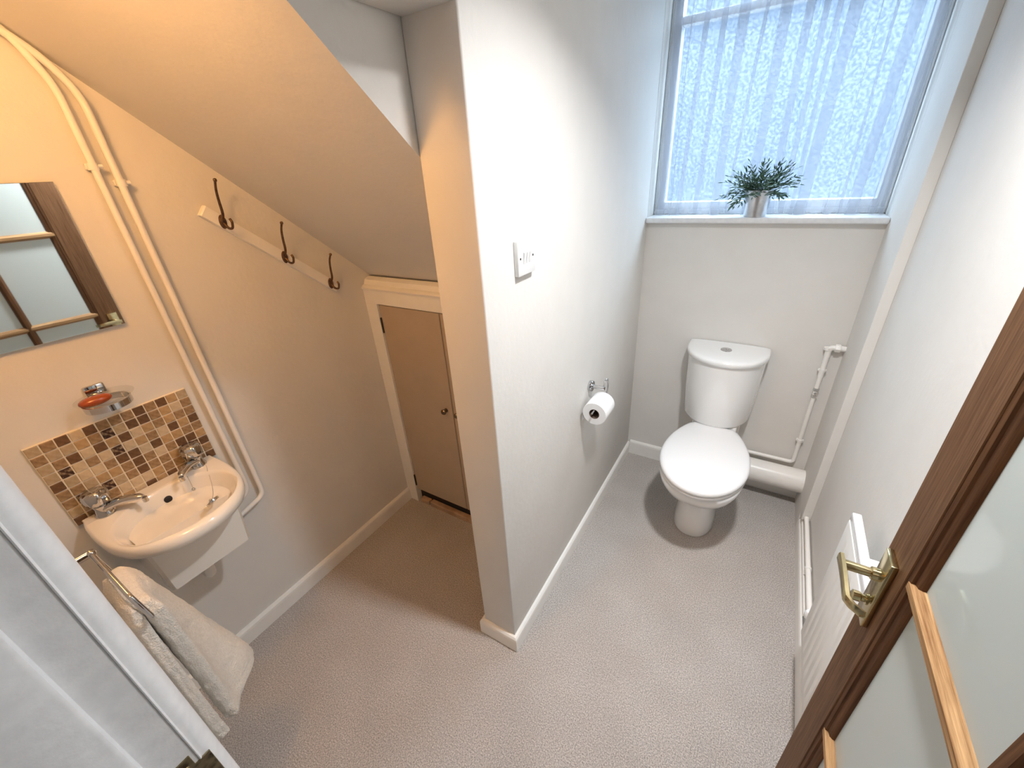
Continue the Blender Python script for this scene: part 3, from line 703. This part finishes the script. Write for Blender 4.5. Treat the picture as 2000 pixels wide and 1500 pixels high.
MB().lathe([(0, .002), (.014, .002), (.018, .0)], 20, axis_M((-1.325, BC, .7182), (0, 0, 1))).build('drain', 'chrome', bs, 40)
sb = MB(); yy0, yy1 = .130, .348
sb.rings([[Vector((x, y, z)) for x, y in ((XL+.001, y0-.006), (-1.293, y0), (-1.285, y0+.008), (-1.285, y1-.008), (-1.293, y1), (XL+.001, y1+.006))] for z, y0, y1 in ((.584, yy0, yy1), (.588, yy0-.003, yy1+.003), (.70, yy0-.008, yy1+.012), (.775, yy0-.012, yy1+.016))])
sb.build('shroud', 'basin_ceramic', bs, 40)
MB().tube([(-1.40, .24, .60), (-1.40, .24, .46), (-1.47, .24, .45), (XL, .24, .45)], .016, 14, .03).build('waste_pipe', 'pipe_white', bs, 40)
def tap(y, tip):
    x = -1.448; tp = MB().lathe([(0, .0), (.0235, .0), (.024, .004), (.0205, .010), (.0185, .026), (.0205, .034), (.015, .040), (.0, .041)], 24, Matrix.Translation((x, y, .822))).build('tap', 'chrome', bs, 40)
    kb = MB(); q = []
    n = 40
    for z, r, fl in ((.038, .014, 0), (.041, .024, 0), (.046, .0275, 1), (.068, .0285, 1), (.076, .026, .4), (.081, .018, 0), (.083, .008, 0)):
        q.append([Vector((x+(r+fl*.0013*math.cos(8*2*PI*k/n))*math.cos(2*PI*k/n), y+(r+fl*.0013*math.cos(8*2*PI*k/n))*math.sin(2*PI*k/n), .822+z)) for k in range(n)])
    kb.rings(q).build('tap_knob', 'chrome', tp, 40)
    sp_ = MB(); a = Vector((x, y, .840)); b = Vector(tip); P = []
    R_ = []
    d = (b-a); hz = Vector((d.x, d.y, 0)).normalized(); sd_ = Vector((-hz.y, hz.x, 0))
    for k in range(13):
        t = k/12; p = a+d*t+Vector((0, 0, .012*math.sin(t*PI*.85))); wv = .0165-.0065*t; hv = .012-.004*t
        if k == 12: wv *= .55; hv *= .55
        R_.append([p+sd_*wv*math.cos(2*PI*j/16)+Vector((0, 0, 1))*hv*math.sin(2*PI*j/16) for j in range(16)])
    sp_.rings(R_).build('spout', 'chrome', tp, 50)
    MB().tube([tuple(b+Vector((0, 0, .002))), tuple(b-Vector((0, 0, .012)))], .0068, 14).build('nozzle', 'chrome', tp, 40)
    return tp
tap(.118, (-1.374, .192, .850)); tap(.354, (-1.378, .286, .850))
# plug on its chain
ch = MB(); A = Vector((-1.425, .368, .840)); B = Vector((-1.252, .300, .812)); nb = 46
for k in range(nb):
    t = k/(nb-1); p = A.lerp(B, t); p.z = max(A.z+(B.z-A.z)*t-.030*math.sin(PI*t), .8225 if p.x < -1.385 else 0) if t < .98 else p.z
    t_ = bmesh.new(); bmesh.ops.create_icosphere(t_, subdivisions=1, radius=.0014); ch.merge(t_, Matrix.Translation(p))
chn = ch.build('plug_chain', 'chrome_dull', bs, 60); chn['kind'] = 'stuff'
MB().lathe([(0, 0), (.0175, 0), (.0185, .003), (.0185, .007), (.016, .0085), (.005, .010), (.003, .014), (0, .0145)], 24, axis_M((-1.247, .297, .800), (-.6, -.25, .75))).build('plug', 'chrome_dull', bs, 40)
MB().tube([(-1.380, .300, .842), (-1.374, .298, .800)], .0011, 6).build('bead_chain', 'chrome_dull', bs, 40)
MB().lathe([(0, .0055), (.0038, .004), (.0055, 0), (.0038, -.004), (0, -.0055)], 14, Matrix.Translation((-1.373, .2975, .797))).build('chain_ball', 'chrome_dull', bs, 60)

# ------------------------------------------------------------------ vertical pipes on the left wall
def wallpipe(pts, r, label, clips):
    root = empty('wall_pipe', (0, 0, 0), label, 'pipe', 'pipes beside the basin')
    MB().tube(pts, r, 14, .032).build('pipe_run', 'pipe_white', root, 40)
    for y, z in clips:
        c = MB(); c.tube([(XL+.020, y, z-.008), (XL+.020, y, z+.008)], r+.0032, 14); c.box(XL, XL+.014, y-.012, y+.012, z-.007, z+.007, .002, 1)
        c.tube([(XL+.022, y+.008, z), (XL+.022, y+.018, z)], .005, 10); c.build('pipe_clip', 'pipe_white', root, 40)
PXW = XL+.022
wallpipe([(PXW, .10, soff(.10)-.020), (PXW, .405, 1.925), (PXW, .443, 1.835), (PXW, .457, .622), (PXW, .380, .596)], .0080, 'inner of two cream wall pipes, nearer the mirror', [(.4445, 1.672)])
wallpipe([(PXW, .14, soff(.14)-.016), (PXW, .445, 1.885), (PXW, .482, 1.820), (PXW, .497, .575), (PXW, .375, .545)], .0086, 'outer of two cream wall pipes, nearer the coat hooks', [(.486, 1.634)])

# ------------------------------------------------------------------ coat hook rail
cr_ = empty('coat_rail', (0, 0, 0), 'slanted cream coat rail with three dark bronze hooks', 'coat rail')
A = Vector((XL, .650, 1.553)); B = Vector((XL, 1.036, 1.227)); d = (B-A).normalized(); nrm = Vector((0, -d.z, d.y))
hw = .0165
q0 = [A+nrm*hw, A-nrm*hw, B-nrm*hw, B+nrm*hw]
rl = MB(); rl.rings([q0, [p+Vector((.016, 0, 0)) for p in q0], [p+Vector((.019, 0, 0))+(A.lerp(B, .5)-p).normalized()*.004 for p in q0]])
rl.build('board', 'gloss_white', cr_)
HK = []
for i, t in enumerate((.115, .53, .925)):
    p = A.lerp(B, t)+Vector((.019, 0, 0))
    hk = MB().lathe([(0, .006), (.006, .0055), (.010, .003), (.011, 0)], 20, axis_M(p, (1, 0, 0)) @ Matrix.Diagonal((1.0, 1.9, 1, 1))).build('hook', 'bronze', cr_, 40)
    k0 = p+Vector((.004, 0, .006))
    MB().tube([k0, k0+Vector((.018, -.002, .018)), k0+Vector((.022, -.003, .055)), k0+Vector((.030, -.004, .085)), k0+Vector((.048, -.006, .108))], .0042, 12, .02, r1=.0034).build('upper_prong', 'bronze', hk, 40)
    tp_ = k0+Vector((.048, -.006, .108))
    MB().lathe([(0, .0055), (.0042, .004), (.0055, 0), (.0042, -.004), (0, -.0055)], 14, Matrix.Translation(tp_)).build('prong_tip', 'bronze', hk, 60)
    MB().tube([p+Vector((.004, 0, -.004)), p+Vector((.016, .003, -.020)), p+Vector((.034, .006, -.020)), p+Vector((.040, .007, .000)), p+Vector((.034, .006, .008))], .0038, 12, .01).build('lower_prong', 'bronze', hk, 40)

# ------------------------------------------------------------------ towel ring and towel
tr_ = empty('towel_ring', (0, 0, 0), 'chrome rectangular towel ring beside the door frame', 'towel ring')
LY, LZ, LX0, LX1, LZ2 = .036, .942, -1.095, -.892, .872
MB().lathe([(0, .012), (.017, .012), (.018, .010), (.018, 0)], 24, axis_M((LX0-.005, YF, LZ), (0, 1, 0))).build('wall_rose', 'chrome', tr_, 40)
MB().tube([(LX0-.005, YF+.01, LZ), (LX0-.005, LY, LZ)], .0075, 14).build('post', 'chrome', tr_, 40)
P = [(LX0, LY, LZ), (LX1, LY, LZ), (LX1, LY+.008, LZ2), (LX0, LY+.008, LZ2), (LX0, LY, LZ)]
MB().tube(P, .0045, 12, .012).build('loop', 'chrome', tr_, 40)
MB().lathe([(0, .009), (.007, .006), (.009, 0), (.007, -.006), (0, -.009)], 16, Matrix.Translation((LX0-.004, LY, LZ))).build('knuckle', 'chrome', tr_, 60)

tw = empty('hand_towel', (0, 0, 0), 'cream terry hand towel hanging through the towel ring', 'towel')
def sect(pts, n=96):
    """closed smooth ring through xy control points (Catmull-Rom), with z"""
    m = len(pts); out = []
    for i in range(n):
        u = i/n*m; k = int(u); t = u-k
        p0, p1, p2, p3 = (Vector(pts[(k+j) % m]) for j in (-1, 0, 1, 2))
        out.append(.5*((2*p1)+(p2-p0)*t+(2*p0-5*p1+4*p2-p3)*t*t+(3*p1-p0-3*p2+p3)*t**3))
    return out
def flat_sect(a, b, th, z, za=0, wav=0, n_=Vector((0, 0, 0))):
    """cross-section: a slab from point a to point b (xy), thickness th"""
    a = Vector((a[0], a[1], z+za)); b = Vector((b[0], b[1], z)); d = (b-a).normalized(); nn = Vector((-d.y, d.x, 0))*th
    m1 = a.lerp(b, .3)+nn*wav; m2 = a.lerp(b, .7)-nn*wav
    return sect([a-d*th*.5, a-nn*.9, m1-nn, m2-nn, b-nn*.9, b+d*th*.5, b+nn*.9, m2+nn, m1+nn, a+nn*.9])
def towel_part(name, secs, sub=12):
    rings = []
    for s0, s1 in zip(secs[:-1], secs[1:]):
        for k in range(sub): rings.append([p.lerp(q, k/sub) for p, q in zip(s0, s1)])
    rings.append(secs[-1])
    rr = random.Random(len(rings))
    from mathutils import noise
    R2 = []
    for r in rings:
        c = sum(r, Vector())/len(r)
        R2.append([p+(p-c).normalized()*(.0032*noise.noise(p*42)+.0020*noise.noise(p*130)+.0016*noise.noise(p*330)) for p in r])
    return MB().rings(R2).build(name, 'terry', tw, 80)
BY = LY+.008
towel_part('outer_fall', [flat_sect((-1.050, BY-.006), (-.955, BY-.008), .006, LZ2+.026), flat_sect((-1.078, BY+.004), (-.930, BY+.002), .014, LZ2+.016, 0, .2),
    flat_sect((-1.088, BY+.016), (-.922, BY+.010), .016, LZ2-.010, 0, .3), flat_sect((-1.092, BY+.028), (-.925, BY+.012), .017, LZ2-.07, 0, .4),
    flat_sect((-1.088, BY+.055), (-.935, BY+.014), .018, LZ2-.18, 0, .5), flat_sect((-1.072, BY+.085), (-.945, BY+.014), .019, LZ2-.30, 0, .5),
    flat_sect((-1.050, BY+.108), (-.952, BY+.013), .020, LZ2-.40, .02, .4), flat_sect((-1.045, BY+.114), (-.948, BY+.014), .019, LZ2-.445, .02, .4), flat_sect((-1.040, BY+.106), (-.95, BY+.018), .012, LZ2-.458, .02, .3)])
towel_part('inner_fall', [flat_sect((-1.05, BY-.004), (-.955, BY-.006), .006, LZ2+.024), flat_sect((-1.074, BY-.012), (-.935, BY-.012), .010, LZ2+.010, 0, .2),
    flat_sect((-1.074, BY-.020), (-.925, BY-.018), .012, LZ2-.02, 0, .2), flat_sect((-1.08, BY-.026), (-.915, BY-.020), .012, LZ2-.12, 0, .4),
    flat_sect((-1.08, BY-.028), (-.912, BY-.020), .013, LZ2-.28, 0, .5), flat_sect((-1.08, BY-.026), (-.915, BY-.020), .014, LZ2-.40, 0, .4),
    flat_sect((-1.07, BY-.026), (-.918, BY-.018), .014, LZ2-.445, 0, .3), flat_sect((-1.06, BY-.026), (-.925, BY-.02), .008, LZ2-.455, 0, .3)])
